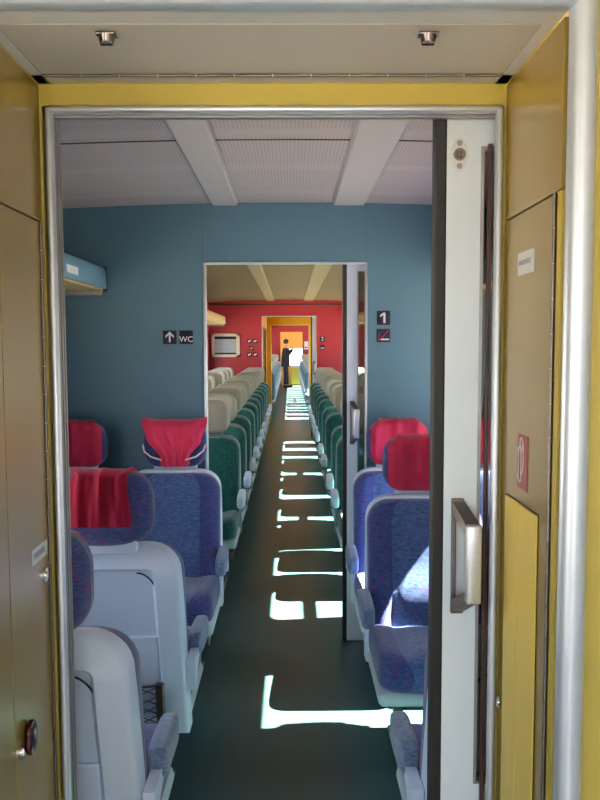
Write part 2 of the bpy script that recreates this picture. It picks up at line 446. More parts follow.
def partition(name, y0, y1, x0, x1, top, m_front, m_rear, ztop=2.42, frame=M['alu']):
    mb = MB()
    mb.box(XL, x0, y0, y0 + .02, 0, ztop).box(x1, XR, y0, y0 + .02, 0, ztop).box(x0, x1, y0, y0 + .02, top, ztop)
    struct(mb, name, m_front)
    mb = MB()
    mb.box(XL, x0, y1 - .02, y1, 0, ztop).box(x1, XR, y1 - .02, y1, 0, ztop).box(x0, x1, y1 - .02, y1, top, ztop).box(x0 - .02, x0, y0 + .02, y1 - .02, 0, ztop)
    mb.box(x0, x1, y0 + .02, y1 - .02, top + .045, ztop)
    struct(mb, name + '.001', m_rear)
    TN[0] += 1
    mb = MB(); g = .013
    mb.box(x0, x0 + g, y0 - .006, y0 + .022, 0, top, .003, 2).box(x1 - g, x1, y0 - .006, y0 + .022, 0, top, .003, 2).box(x0, x1, y0 - .006, y0 + .022, top - g, top, .003, 2)
    mb.box(x0, x0 + .006, y1 - .03, y1 + .004, 0, top)
    struct(mb, 'trim_%d' % TN[0], frame, smooth=True)
partition('wall_partition', YI0, YI1, -.462, .408, 2.0745, M['blue_wall'], M['blue_wall'])
for x in (-.463, .40):
    TN[0] += 1
    struct(MB().box(x - .0012, x + .0012, YI0 - .0008, YI0 + .001, 2.076, 2.385), 'trim_%d' % TN[0], M['seam_blue'])

# second class compartment (red)
WZ = (1.475, 1.54)
win2 = [(5.30, 5.98, ZS, ZT, WZ), (6.12, 7.12, ZS, ZT, None), (7.90, 8.87, ZS, ZT, WZ), (9.37, 10.1, ZS, ZT, None), (10.57, 11.5, ZS, ZT, WZ), (12.1, 13.1, ZS, ZT, None), (13.4, 14.9, ZS, ZT, None)]
side_walls(YI1, YR0, win2, M['red_wall'], 2.42)
for w in win2:
    for s in (-1, 1): window(s, *w)
curved_ceiling('ceiling.002', YI1, YR0, M['ceil_b'])
ceiling_strip(-.404, -.278, YI1, YR0, M['beam_b']); ceiling_strip(.228, .389, YI1, YR0, M['beam_b'])
partition('wall_partition.002', YR0, YR1, -.497, .443, 2.112, M['red_wall'], M['orange_wall'])
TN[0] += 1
struct(MB().box(XL, XR, YR0 - .012, YR0, 2.30, 2.318), 'trim_%d' % TN[0], M['seam'])  # dark strip imitating the shadow band below the ceiling

# orange passage
struct(MB().box(-.55, -.50, YR1, 15.7, 0, 2.35).box(-.55, -.50, 18.3, YS0, 0, 2.35).box(-.55, -.5, 15.7, 18.3, 0, .6).box(-.55, -.5, 15.7, 18.3, 1.95, 2.35), 'wall_left', M['orange_wall'])
struct(MB().box(.446, .496, YR1, YS0, 0, 2.35), 'wall_right', M['orange_wall'])
window(-1, 15.7, 18.3, .6, 1.95, None, -.50)  # window added and enlarged to light the passage
struct(MB().box(-.56, .5, YR1, YS0, 2.35, 2.40), 'ceiling.003', M['beige_wall'])
partition('wall_partition.004', YS0, YS1, -.42, .392, 2.03, M['orange_wall'], M['red_wall'])

# third compartment
win3 = [(19.1, 21.2, ZS, ZT, None), (21.5, 23.6, ZS, ZT, None), (23.9, 26.0, ZS, ZT, WZ), (26.3, 28.4, ZS, ZT, None), (28.7, 30.8, ZS, ZT, None), (31.0, 32.6, ZS, ZT, None)]
side_walls(YS1, YE0, win3, M['red_wall'], 2.42)
for w in win3:
    for s in (-1, 1): window(s, *w)
curved_ceiling('ceiling.004', YS1, YE0, M['ceil_b'])
struct(MB().box(XL, -.385, YE0, YE1, 0, 2.42).box(.446, XR, YE0, YE1, 0, 2.42).box(-.385, .446, YE0, YE1, 2.06, 2.42), 'wall_back.001', M['red_wall'])
# far end vestibule
side_walls(YE1, YEND, [(33.3, 34.6, .7, 1.9, None)], M['beige_wall'], 2.3)
for s in (-1, 1): window(s, 33.3, 34.6, .7, 1.9, None)
eb = MB(); wx0, wx1, wz0, wz1 = -.06, .50, .73, 1.46
eb.box(XL, wx0, YEND, YEND + .05, 0, 2.3).box(wx1, XR, YEND, YEND + .05, 0, 2.3).box(wx0, wx1, YEND, YEND + .05, 0, wz0).box(wx0, wx1, YEND, YEND + .05, wz1, 2.3)
struct(eb, 'wall_back.002', M['orange_end'])
WN[0] += 1
ew = struct(MB().box(wx0, wx1, YEND - .01, YEND + .03, wz0 - .02, wz0 + .01).box(wx0, wx1, YEND - .01, YEND + .03, wz1 - .01, wz1 + .02).box(wx0 - .02, wx0 + .01, YEND - .01, YEND + .03, wz0, wz1).box(wx1 - .01, wx1 + .02, YEND - .01, YEND + .03, wz0, wz1), 'window_%d' % WN[0], M['rubber'])
MB().box(wx0, wx1, YEND + .012, YEND + .018, wz0, wz1).build('window_pane', M['glass'], ew)
struct(MB().box(XL, XR, YE1, YEND, 2.28, 2.32), 'ceiling.005', M['beige_wall'])
# ground outside the coach
struct(MB().box(-60, 60, -40, 80, -1.3, -1.25), 'ground', M['ballast'])

# ------------------------------------------------------------------ access panels in the alcove
def hinge_mb(p0, p1, r, k):
    mb = MB(); p0, p1 = Vector(p0), Vector(p1)
    for i in range(k):
        a, b = p0.lerp(p1, (i + .015) / k), p0.lerp(p1, (i + .985) / k); mb.cyl(a, b, r, 10)
    return mb

# right panel
rp = tag(empty('access_panel', (AR, 1.55, 0)), 'tall yellow access panel right of the sliding door, with red pictogram and recessed strip', 'access panel')
def ch(mb, name, m_, parent, **k):
    o = mb.build(name, m_, parent, **k); o.matrix_parent_inverse = Matrix.Translation(-Vector(parent.location)) if parent.parent is None else Matrix()
    return o
def piece(mb, name, m_, parent, root, **k):
    """world-space mesh hung under parent (whose root sits at root.location)"""
    bmesh.ops.translate(mb.bm, verts=mb.bm.verts[:], vec=-Vector(root.location)); return mb.build(name, m_, parent, **k)
ZSEAM = 1.878
piece(MB().box(AR, AR + .015, 1.391, YP0 - .003, .01, 1.355, .001, 1).box(AR, AR + .015, 1.391, YP0 - .003, 1.355, ZSEAM - .002, .001, 1), 'panel', M['yellow_gloss'], rp, rp)
piece(hinge_mb((AR - .002, 1.386, .02), (AR - .002, 1.386, ZSEAM), .0030, 34), 'piano_hinge', M['bronze'], rp, rp, smooth=True)
ins = piece(MB().box(AR - .004, AR + .001, 1.564, 1.662, .02, 1.357, .0015, 1).box(AR - .004, AR + .001, 1.448, 1.561, .02, 1.357, .0015, 1), 'recessed_strip', M['yellow_insert'], rp, rp); ins['label'] = 'brighter yellow strip'
piece(MB().box(AR - .0015, AR + .001, 1.4465, 1.6635, .017, 1.3595), 'strip_edge_shadow', M['seam'], ins, rp)  # dark border stands in for the thin shadow round the strip
lk = MB(); lk.cyl((AR - .005, 1.690, .935), (AR, 1.690, .935), .013, 20).cyl((AR - .007, 1.690, .935), (AR - .004, 1.690, .935), .007, 12)
piece(lk, 'lock', M['chrome'], rp, rp, smooth=True)
lb = piece(MB().box(AR - .0012, AR, 1.500, 1.606, 1.766, 1.806), 'paper_label', M['label'], rp, rp); lb['label'] = 'small white label'
tx = MB(); y = 1.598
for i in range(9):
    w = random.uniform(.005, .010); hgt = random.uniform(.010, .013)
    tx.box(AR - .0018, AR - .001, y - w, y, 1.7835, 1.7835 + hgt * .75); y -= w + .0022
piece(tx, 'faded_print', M['ink'], lb, rp)
pc = piece(MB().box(AR - .0015, AR, 1.518, 1.584, 1.385, 1.482), 'pictogram', M['picto_red'], rp, rp); pc['label'] = 'red pictogram plate with white outline drawing'
X_ = AR - .002
pl = MB()
pl.tube([(X_, 1.575, 1.404), (X_, 1.575, 1.452), (X_, 1.570, 1.459), (X_, 1.562, 1.461), (X_, 1.558, 1.455), (X_, 1.558, 1.410)], .0012, 5)
pl.tube([(X_, 1.566, 1.461), (X_, 1.566, 1.474), (X_, 1.556, 1.477), (X_, 1.548, 1.470), (X_, 1.543, 1.455), (X_, 1.541, 1.436), (X_, 1.546, 1.420), (X_, 1.556, 1.411)], .0014, 5)
pl.tube([(X_, 1.575, 1.404), (X_, 1.566, 1.396), (X_, 1.557, 1.400), (X_, 1.558, 1.410)], .0012, 5)
pl.tube([(X_, 1.580, 1.452), (X_, 1.574, 1.458)], .001, 5)
piece(pl, 'drawing', M['sign_white'], pc, rp)
# upper right cover
ur = tag(empty('cover_panel', (AR, 1.55, ZSEAM)), 'plain yellow cover panel above the right access panel', 'cover panel')
piece(MB().box(AR, AR + .015, 1.362, YP0 - .003, ZSEAM + .002, 2.134, .001, 1), 'panel', M['yellow_gloss'], ur, ur)
TN[0] += 1
struct(MB().box(AR + .001, AR + .012, 1.36, 1.380, 0, ZSEAM), 'trim_%d' % TN[0], M['yellow'])
# left panel
lp = tag(empty('access_panel', (AL, 1.6, 0)), 'tall yellow access panel left of the sliding door, with lock and maroon oval knob', 'access panel')
YSM = 1.456
piece(MB().box(AL - .015, AL, YSM + .0015, 1.691, .01, ZSEAM - .002, .001, 1), 'panel', M['yellow_gloss'], lp, lp)
piece(hinge_mb((AL + .002, 1.694, .02), (AL + .002, 1.694, ZSEAM), .0030, 34), 'piano_hinge', M['bronze'], lp, lp, smooth=True)
lb = piece(MB().box(AL, AL + .0012, 1.583, 1.682, 1.242, 1.272), 'paper_label', M['label'], lp, lp); lb['label'] = 'narrow white label'
tx = MB(); y = 1.593
for i in range(9):
    w = random.uniform(.004, .008); tx.box(AL + .001, AL + .0018, y, y + w, 1.252, 1.263); y += w + .0022
piece(tx, 'faded_print', M['ink'], lb, lp)
def round_lock(y, z, r, root, xs=AL, s=1):
    mb = MB(); mb.cyl((xs, y, z), (xs + s * .004, y, z), r, 24).cyl((xs + s * .003, y, z), (xs + s * .006, y, z), r * .6, 20).box(min(xs, xs + s * .0075), max(xs, xs + s * .0075), y - .002, y + .002, z - r * .4, z + r * .4)
    return piece(mb, 'lock', M['chrome'], root, root, smooth=True)
round_lock(1.660, 1.206, .014, lp)
round_lock(1.482, .940, .015, lp)
kn = pad(.046, .062, .016, .022, 3.)
xf(kn, lambda c: Vector((AL + .008 - c.y, 1.522 + c.x, .948 + c.z)))
kn_o = piece(kn, 'oval_knob', M['maroon'], lp, lp, smooth=True); kn_o['label'] = 'dark maroon oval knob'
l2 = tag(empty('cover_panel', (AL, 1.4, 0)), 'narrow yellow cover panel at the left picture edge', 'cover panel')
piece(MB().box(AL - .015, AL, 1.362, YSM - .0015, .01, ZSEAM - .002, .001, 1), 'panel', M['yellow_gloss'], l2, l2)
l3 = tag(empty('cover_panel', (AL, 1.55, ZSEAM)), 'plain yellow cover panel above the left access panel', 'cover panel')
piece(MB().box(AL - .015, AL, 1.362, YP0 - .003, ZSEAM + .002, 2.134, .001, 1), 'panel', M['yellow_gloss'], l3, l3)
TN[0] += 1
struct(MB().box(AL - .014, AL - .001, 1.697, YP0, 0, ZSEAM), 'trim_%d' % TN[0], M['yellow'])
# ceiling hatch
HZ = 2.137
hp = tag(empty('ceiling_hatch', (0, 1.53, HZ)), 'off-white ceiling hatch with two chrome latches above the sliding door', 'hatch')
piece(MB().box(-.452, .391, 1.404, 1.655, HZ, HZ + .015, .001, 1), 'panel', M['offwhite'], hp, hp)
piece(hinge_mb((-.452, 1.660, HZ - .001), (.391, 1.660, HZ - .001), .0032, 12), 'piano_hinge', M['bronze'], hp, hp, smooth=True)
for x in (-.290, .221):
    mb = MB(); mb.box(x - .016, x + .016, 1.432, 1.458, HZ - .004, HZ, .0015, 2).cyl((x, 1.445, HZ - .014), (x, 1.445, HZ - .003), .011, 20, r1=.014)
    mb.box(x - .010, x + .010, 1.442, 1.448, HZ - .018, HZ - .013, .001, 1)
    piece(mb, 'latch', M['latch'], hp, hp, smooth=True)
TN[0] += 1
struct(MB().box(AL, AR, 1.345, 1.400, HZ, HZ + .015).box(AL, -.4525, 1.40, YP0, HZ, HZ + .015).box(.3915, AR, 1.40, YP0, HZ, HZ + .015).box(AL, AR, 1.6625, YP0, HZ, HZ + .015), 'trim_%d' % TN[0], M['whitetrim'])
TN[0] += 1
struct(MB().box(AL, AR, 1.36, YP0, HZ + .018, HZ + .024), 'trim_%d' % TN[0], M['seam'])

# ------------------------------------------------------------------ sliding doors
DN = [0]
def sliding_door(x0, yc, w=.86, top=2.11, small=False, win_top=2.028, win_bot=.735, stile=.067):
    DN[0] += 1
    R = empty('door_%d' % DN[0], (x0, yc, 0)); R['kind'] = 'structure'
    y0, y1 = yc - .017, yc + .017
    piece(MB().box(x0, x0 + .0235, y0 - .002, y1 + .002, .004, top, .004, 2), 'rubber_edge', M['rubber'], R, R)
    a = x0 + .0235; b_ = x0 + w; wx = a + stile
    fr = MB()
    fr.box(a, wx, y0, y1, .006, top).box(b_ - .09, b_, y0, y1, .006, top).box(wx, b_ - .09, y0, y1, win_top, top).box(wx, b_ - .09, y0, y1, .006, win_bot)
    piece(fr, 'door_frame', M['alu_leaf'], R, R)
    g = .006
    sl = MB(); sl.box(wx, wx + g, y0 - .003, y1 + .003, win_bot, win_top).box(b_ - .09 - g, b_ - .09, y0 - .003, y1 + .003, win_bot, win_top).box(wx + g, b_ - .09 - g, y0 - .003, y1 + .003, win_top - g, win_top).box(wx + g, b_ - .09 - g, y0 - .003, y1 + .003, win_bot, win_bot + g)
    piece(sl, 'glazing_bead', M['alu_dark'], R, R)
    piece(MB().box(wx + g, b_ - .09 - g, yc - .003, yc + .003, win_bot + g, win_top - g), 'window_pane', M['leaf_glass'], R, R)
    # handle: backing plate, two raking arms and the grip bar
    hx = a + .028; zt, zb = 1.334, 1.098
    H_ = MB()
    H_.box(hx - .0125, hx - .003, y0 - .009, y0, zb, zt, .002, 2).box(hx - .0125, hx + .0125, y0 - .010, y0, zt - .032, zt, .003, 2).box(hx - .0125, hx + .0125, y0 - .010, y0, zb, zb + .032, .003, 2)
    for s, zz in ((1, zt), (-1, zb)):
        o = [(hx - .0125, y0 - .008), (hx + .0125, y0 - .008), (hx + .033, y0 - .070), (hx + .005, y0 - .070)]
        b = bmesh.new()
        za, zc2 = zz - s * .004, zz - s * .030
        zA, zC = zz - s * .042, zz - s * .062
        vs = [b.verts.new((o[0][0], o[0][1], za)), b.verts.new((o[1][0], o[1][1], za)), b.verts.new((o[2][0], o[2][1], zA)), b.verts.new((o[3][0], o[3][1], zA)),
              b.verts.new((o[0][0], o[0][1], zc2)), b.verts.new((o[1][0], o[1][1], zc2)), b.verts.new((o[2][0], o[2][1], zC)), b.verts.new((o[3][0], o[3][1], zC))]
        for q in ((0, 1, 2, 3), (4, 5, 6, 7), (0, 1, 5, 4), (1, 2, 6, 5), (2, 3, 7, 6), (3, 0, 4, 7)): b.faces.new([vs[i] for i in q])
        H_._merge(b)
    h = piece(H_, 'handle', M['bronze'], R, R); h['label'] = 'worn grey pull handle'
    piece(MB().box(hx + .004, hx + .034, y0 - .082, y0 - .062, zb + .040, zt - .040, .004, 3), 'grip_bar', M['handle_pad'], h, R, smooth=True)
    # lock
    if not small:
        lx, lz = a + .024, 2.012
        ov = [(lx + .017 * cos(t) * (1 - .25 * abs(sin(t))), lz + .033 * sin(t)) for t in [2 * pi * k / 28 for k in range(28)]]
        L = MB().prism(ov, y0 - .004, y0)
        lo = piece(L, 'lock_plate', M['handle_pad'], R, R)
        k = MB(); k.cyl((lx, y0 - .007, lz), (lx, y0 - .003, lz), .012, 24)
        piece(k, 'lock_barrel', M['bronze'], lo, R, smooth=True)
        k = MB(); k.box(lx - .006, lx + .006, y0 - .0085, y0 - .006, lz - .007, lz - .005).box(lx - .006, lx - .004, y0 - .0085, y0 - .006, lz - .007, lz + .006).box(lx + .001, lx + .003, y0 - .0085, y0 - .006, lz - .005, lz + .006)
        piece(k, 'key_slot', M['seam'], lo, R)
        for sz in (-1, 1):
            k = MB(); k.cyl((lx, y0 - .0055, lz + sz * .022), (lx, y0 - .003, lz + sz * .022), .0055, 16)
            piece(k, 'screw', M['alu_dark'], lo, R, smooth=True)
    return R
sliding_door(.2835, 1.770)
sliding_door(.279, 4.765, small=True, top=2.11, stile=.056)
sliding_door(.352, 15.31, small=True, top=2.14, stile=.07)

# ------------------------------------------------------------------ seats
LEAN = .21
def lean(c, y0=0., z0=.45): return Vector((c.x, c.y + y0 + LEAN * (c.z - z0), c.z))
def shift(mb, x, y, z): return xf(mb, lambda c: Vector((c.x + x, c.y + y, c.z + z)))

def back_fn(a, b, s):
    if s > 0: return 0
    k = abs(a); v = -.026 * max(0, min(1, (k - .56) / .25)) + .016 * exp(-((k - .56) / .035) ** 2)
    return v - .010 * max(0, 1 - ((b + .25) / .3) ** 2)
def cush_fn(a, b, s):
    if s > 0: return 0
    k = abs(a); return -.030 * max(0, min(1, (k - .5) / .4)) ** 1.5 + .012 * exp(-((k - .52) / .05) ** 2) - .02 * b
def head_fn(a, b, s): return -.030 * a * a * (1 if s < 0 else .8)
HW, HH, HT, HP, HR = .325, .235, .105, 4., .085
HZC, HYC = 1.128, .205

def head_point(x, b, s, off):
    z = b * HH / 2; e = abs(z) - (HH / 2 - HR); hw = HW / 2 if e <= 0 else HW / 2 - HR + sqrt(max(0, HR * HR - e * e))
    a = max(-.985, min(.985, x / hw))
    ee = max(0, 1 - abs(a) ** HP) ** (1 / HP) * max(0, 1 - abs(b) ** HP) ** (1 / HP)
    y = s * (HT / 2 * ee + off) + head_fn(a, b, s) * (ee if s < 0 else 1)
    return Vector((a * hw, y, z))

def cover_mb(front_hw, rear_hw, fb=-.93, rb=-.62, n=26, amp=.004, seed=1, hem=None):
    rnd = random.Random(seed); ph = [rnd.uniform(0, 6) for _ in range(4)]
    mb = MB(); b = mb.bm; g = []
    path = [(-1, fb + (.95 - fb) * i / 14) for i in range(15)] + [(0, 1.)] + [(1, .95 - (.95 - rb) * i / 12) for i in range(13)]
    for s, bb in path:
        row = []
        for i in range(n + 1):
            t = 2 * i / n - 1
            if s < 0: hw = front_hw * (1 - .06 * (bb < -.3) * (-.3 - bb))
            elif s == 0: hw = (front_hw * .8 + rear_hw * .2)
            else: hw = rear_hw * (1 + .2 * (1 - bb) / 1.5)
            x = t * hw
            fold = amp * (sin(9 * t + ph[0] + 1.2 * bb) + .6 * sin(17 * t + ph[1] - bb) + .4 * sin(31 * t + ph[2] + 2 * bb))
            off = .011 + max(-.004, fold)
            if s == 0:
                p = head_point(x, .97, -1, 0); q = head_point(x, .97, 1, 0); v = (p + q) / 2; v.z = max(p.z, q.z) + .013 + .4 * fold
            else: v = head_point(x, bb, s, off)
            row.append(b.verts.new(v))
        g.append(row)
    for r0, r1 in zip(g, g[1:]):
        for i in range(n): b.faces.new((r0[i], r0[i + 1], r1[i + 1], r1[i]))
    r = bmesh.ops.solidify(b, geom=b.faces[:], thickness=.002)
    return mb

def draped_cover_mb():
    """cover slipped forward and bunched to a knot at the bottom of the headrest"""
    mb = MB(); b = mb.bm; g = []; n = 36
    rnd = random.Random(5); ph = [rnd.uniform(0, 6) for _ in range(4)]
    prof = [(1.06, .172), (.85, .165), (.6, .153), (.35, .143), (.1, .132), (-.15, .105), (-.4, .080), (-.62, .070), (-.8, .078), (-.96, .050)]
    rows = [(1, .35, .145), (1, .7, .157), (1, .93, .164), (0, 1., .170)]
    rows += [(-1, bb, hw) for bb, hw in prof[1:]]
    for s, bb, hw in rows:
        row = []
        for i in range(n + 1):
            t = 2 * i / n - 1; x = t * hw + .006 * (bb < .2 and s < 0)
            k = max(0, min(1, (.9 - bb) / 1.2)) if s < 0 else .1
            fold = .011 * k * (sin(13 * t + ph[0] + 2 * bb) + .7 * sin(23 * t + ph[1] + 4 * bb)) + .003 * sin(7 * t + 9 * bb)
            if s == 0:
                p = head_point(x, .95, -1, 0); q = head_point(x, .95, 1, 0); v = (p + q) / 2; v.z = HH / 2 + .012 + .012 * abs(t) ** 3 + .3 * fold; v.x = x
            else:
                v = head_point(max(-.162, min(.162, x)), bb, s, .010 + max(-.002, fold) + (.016 * k if s < 0 else 0)); v.x = x
                if abs(x) > .15 and s < 0: v.y -= .004
            row.append(b.verts.new(v))
        g.append(row)
    for r0, r1 in zip(g, g[1:]):
        for i in range(n): b.faces.new((r0[i], r0[i + 1], r1[i + 1], r1[i]))
    bmesh.ops.solidify(b, geom=b.faces[:], thickness=.003)
    bmesh.ops.subdivide_edges(b, edges=b.edges[:], cuts=1, use_grid_fill=True, smooth=.6)
    return mb

def hwshell(z): return .237 + .014 * max(0, min(1, (.95 - z) / .6))
def shell_outline(g=0., z0=.33, z1=1.004, r=.10):
    pts = []
    for k in range(9):
        a = radians(90 * k / 8); pts.append((cos(a), sin(a)))
    right = [(hwshell(z1) - g - r + r * c, z1 - g - r + r * s) for c, s in pts]
    zs = [z0 + (z1 - g - r - z0) * i / 8 for i in range(8, -1, -1)][1:]
    right = [(x, z) for x, z in right]
    down = []
    for z in zs:
        rb = .05
        x = hwshell(z) - g; down.append((x, z))
    # order: from top middle clockwise (right side), then mirrored
    chain = right[::-1] + down
    return [(x, z) for x, z in chain] + [(-x, z) for x, z in chain[::-1]]

def armrest(root, sx, fab, plast):
    p_ = pad(.054, .092, .27, .022, 5., n=10, mz=12)
    def f(c):  # thickness axis -> length along y
        return Vector((c.x + sx, c.y - .15, c.z + .598 + .06 * c.y))
    xf(p_, f)
    a = p_.build('armrest', fab, root, smooth=True)
    br = MB(); s = .014
    b = bmesh.new()
    prof = [(.10, .49), (.11, .60), (-.03, .595), (-.05, .565), (.02, .54), (.05, .49)]
    f0 = b.faces.new([b.verts.new((sx - s, y, z)) for y, z in prof])
    r = bmesh.ops.extrude_face_region(b, geom=[f0])
    for v in [g for g in r['geom'] if isinstance(g, bmesh.types.BMVert)]: v.co.x = sx + s
    br._merge(b); br.build('bracket', plast, a)
    return a

def make_seat(name, fc, fs_, fhead, cover, plast, pocket=True, arm=None, wide_cover=False):
    root = empty(name, (0, 0, 0))
    bk = pad(.480, .586, .095, .095, 5., back_fn, 30, 26, side=.60)
    xf(bk, lambda c: lean(Vector((c.x, c.y, c.z + .698)), -.010))
    bk.build('backrest', [fc, fs_], root, smooth=True, angle=80)
    cu = pad(.485, .52, .150, .07, 4., cush_fn, 26, 22, side=.62)
    xf(cu, lambda c: Vector((c.x, -.235 - c.z + 0, .435 - c.y + .05 * (-c.z + .0) * -.0)))
    cu.build('seat_cushion', [fc, fs_], root, smooth=True, angle=80)
    MB().box(-.244, .244, -.475, .05, .325, .385, .022, 3).build('seat_tray', M['tray'], root, smooth=True)
    def shell_xf(c):
        t = max(0, min(1, (c.z - .84) / .16)); y = c.y
        if y > .06: y -= .055 * t * t
        return lean(Vector((c.x, y, c.z)))
    sh = MB().prism(shell_outline(), -.002, .112, .014, inset=(.062, -.020), xform=shell_xf)
    so = sh.build('back_shell', plast, root, smooth=True, angle=35)
    # raised lower panel on the rear of the shell
    lowp = MB().prism([(-.160, .345), (.160, .345), (.158, .690), (-.158, .690)], .084, .103, .008, xform=lambda c: lean(c))
    lowp.build('rear_panel', plast, so, smooth=True, angle=35)
    seam = [Vector((x * .70, .0955, z)) for x, z in shell_outline(.0, .335, .915, .09)]
    seam = [Vector((p.x, p.y, p.z)) for p in seam]
    MB().tube([lean(p) for p in seam], .0028, 5).build('rear_seam', M['dark'], so)
    if pocket:
        cd = MB()
        for k in range(5):
            z = .35 + .035 * k
            cd.tube([lean(Vector((-.155, .134, z))), lean(Vector((-.08, .142, z + .035))), lean(Vector((0, .144, z))), lean(Vector((.08, .142, z + .035))), lean(Vector((.155, .134, z)))], .002, 5)
            cd.tube([lean(Vector((-.155, .134, z + .03))), lean(Vector((-.08, .142, z - .005))), lean(Vector((0, .144, z + .03))), lean(Vector((.08, .142, z - .005))), lean(Vector((.155, .134, z + .03)))], .002, 5)
        cd.tube([lean(Vector((-.155, .134, .525))), lean(Vector((0, .146, .512))), lean(Vector((.155, .134, .525)))], .0035, 5)
        no = cd.build('net_pocket', M['cord_black'], root)
        for s in (-1, 1):
            nb = MB().box(s * .162 - .013, s * .162 + .013, .112, .136, .33, .53, .003, 1)
            xf(nb, lambda c: lean(c)); nb.build('net_bar', M['net_brown'], no)
    hd = pad(HW, HH, HT, HR, HP, head_fn, 26, 22)
    shift(hd, 0, HYC, HZC)
    h = hd.build('headrest', fhead, root, smooth=True, angle=80)
    if cover is not None:
        cv = shift(cover, 0, HYC, HZC).build('headrest_cover', M['cover'], h, smooth=True, angle=80); cv['label'] = 'crimson headrest cover'
    MB().box(-.11, .11, .175, .225, .985, 1.045, .006, 2).build('headrest_bracket', plast, root, smooth=True)
    for sx in (-.262, .262): armrest(root, sx, arm or fs_, plast)
    for x in (-.125, .125):
        MB().box(x - .018, x + .018, -.10, -.04, .015, .34, .004, 1).box(x - .025, x + .025, -.30, .08, 0, .018, .004, 1).build('leg', M['metal_leg'], root)
    return root

def place(proto, used, loc, rz, label, group):
    o = copy_tree(proto)
    if True:          # no armrest between the two seats of a pair
        inner = (1 if loc[0] < 0 else -1) * (1 if rz == 0 else -1)
        if loc[0] in (XA_L, XA_R): inner = -inner
        for c_ in list(o.children):
            if c_.name.startswith('armrest') and c_.bound_box[0][0] * inner > 0:
                for g_ in list(c_.children): bpy.data.objects.remove(g_)
                bpy.data.objects.remove(c_)
    o.location = loc; o.rotation_euler = (0, 0, rz)
    return tag(o, label, 'seat', group)

fc_a = make_seat('train_seat', M['fab_c'], M['fab_s'], M['fab_s'], cover_mb(.146, .086, rb=-.42, amp=.006, seed=3), M['shell'], True, M['fab_arm'])
fc_b = make_seat('train_seat', M['fab_c'], M['fab_s'], M['fab_s'], draped_cover_mb(), M['shell'], False, M['fab_arm'])
hb = [c for c in fc_b.children if c.name.startswith('headrest') and 'bracket' not in c.name][0]
for s in (-1, 1):
    pts = [head_point(s * .160, .02, -1, .006), head_point(s * .150, -.25, -1, .012), head_point(s * .115, -.48, -1, .018), head_point(s * .06, -.62, -1, .03)]
    o = shift(MB().tube([p + Vector((0, -.012, 0)) for p in pts], .0045, 6), 0, HYC, HZC).build('cover_cord', M['cord_cream'], hb, smooth=True); o['label'] = 'cream cord'
used = [False]; used_b = [False]
XA_L, XW_L, XA_R, XW_R = -.600, -1.113, .556, 1.069
G1 = 'blue first class seats'
RA, RB, RC, RF, RD, RE = 2.09, 2.965, 4.345, 2.09, 3.56, 4.37
place(fc_a, used, (XA_L, RA, 0), pi, 'blue seat nearest the sliding door left of the aisle, grey back cut by the frame', G1)
place(fc_a, used, (XW_L, RA, 0), pi, 'blue seat at the left window nearest the sliding door, behind the left door frame', G1)
place(fc_a, used, (XA_L, RB, 0), pi, 'blue seat left of the aisle showing its grey back with net pocket and crimson cover', G1)
place(fc_a, used, (XW_L, RB, 0), pi, 'blue window seat beside the left grey-backed seat with net pocket', G1)
place(fc_b, used_b, (XA_L, RC, 0), 0, 'blue seat left of the inner doorway, crimson cover bunched and tied with cream cord', G1)
place(fc_a, used, (XW_L, RC, 0), 0, 'blue seat with red cover in the left corner by the blue partition and window', G1)
place(fc_a, used, (XA_R, RF, 0), pi, 'blue seat right of the aisle nearest us, only its armrest clear of the door leaf', G1)
place(fc_a, used, (XW_R, RF, 0), pi, 'blue seat at the right window nearest us, hidden beyond the door leaf', G1)
place(fc_a, used, (XA_R, RD, 0), 0, 'blue seat right of the aisle facing us with whole cushion visible beside the door leaf', G1)
place(fc_a, used, (XW_R, RD, 0), 0, 'blue window seat seen through the glass of the near door leaf', G1)
place(fc_a, used, (XA_R, RE, 0), 0, 'blue seat by the blue partition right of the doorway, half behind a nearer seat', G1)
place(fc_a, used, (XW_R, RE, 0), 0, 'blue seat in the right corner by the blue partition and window', G1)

sc_a = make_seat('train_seat', M['green_c'], M['green_s'], M['cream_cloth'], None, M['shell_dark'], False, M['shell'])
used = [False]
LEFT_ROWS = [6.05, 6.9, 7.75, 8.6, 9.45, 10.3, 11.15, 12.0, 12.85, 13.7, 14.52]
RIGHT_ROWS = [6.05, 6.77, 7.98, 8.80, 10.0, 10.8, 11.65, 12.4, 13.3, 14.3]
ORD = ['first', 'second', 'third', 'fourth', 'fifth', 'sixth', 'seventh', 'eighth', 'ninth', 'tenth', 'eleventh']
for rows, spots in ((LEFT_ROWS, ((XA_L, 'left of the aisle'), (XW_L, 'at the left windows'))), (RIGHT_ROWS, ((XA_R, 'right of the aisle'), (XW_R, 'at the right windows')))):
    for i, y in enumerate(rows):
        for x, where in spots:
            place(sc_a, used, (x, y, 0), 0, 'teal seat with cream headrest %s, %s row beyond the blue partition' % (where, ORD[i]), 'teal seats in the red compartment')

def remove_tree(o):
    for c_ in list(o.children): remove_tree(c_)
    bpy.data.objects.remove(o)
for o in (fc_a, fc_b, sc_a): remove_tree(o)

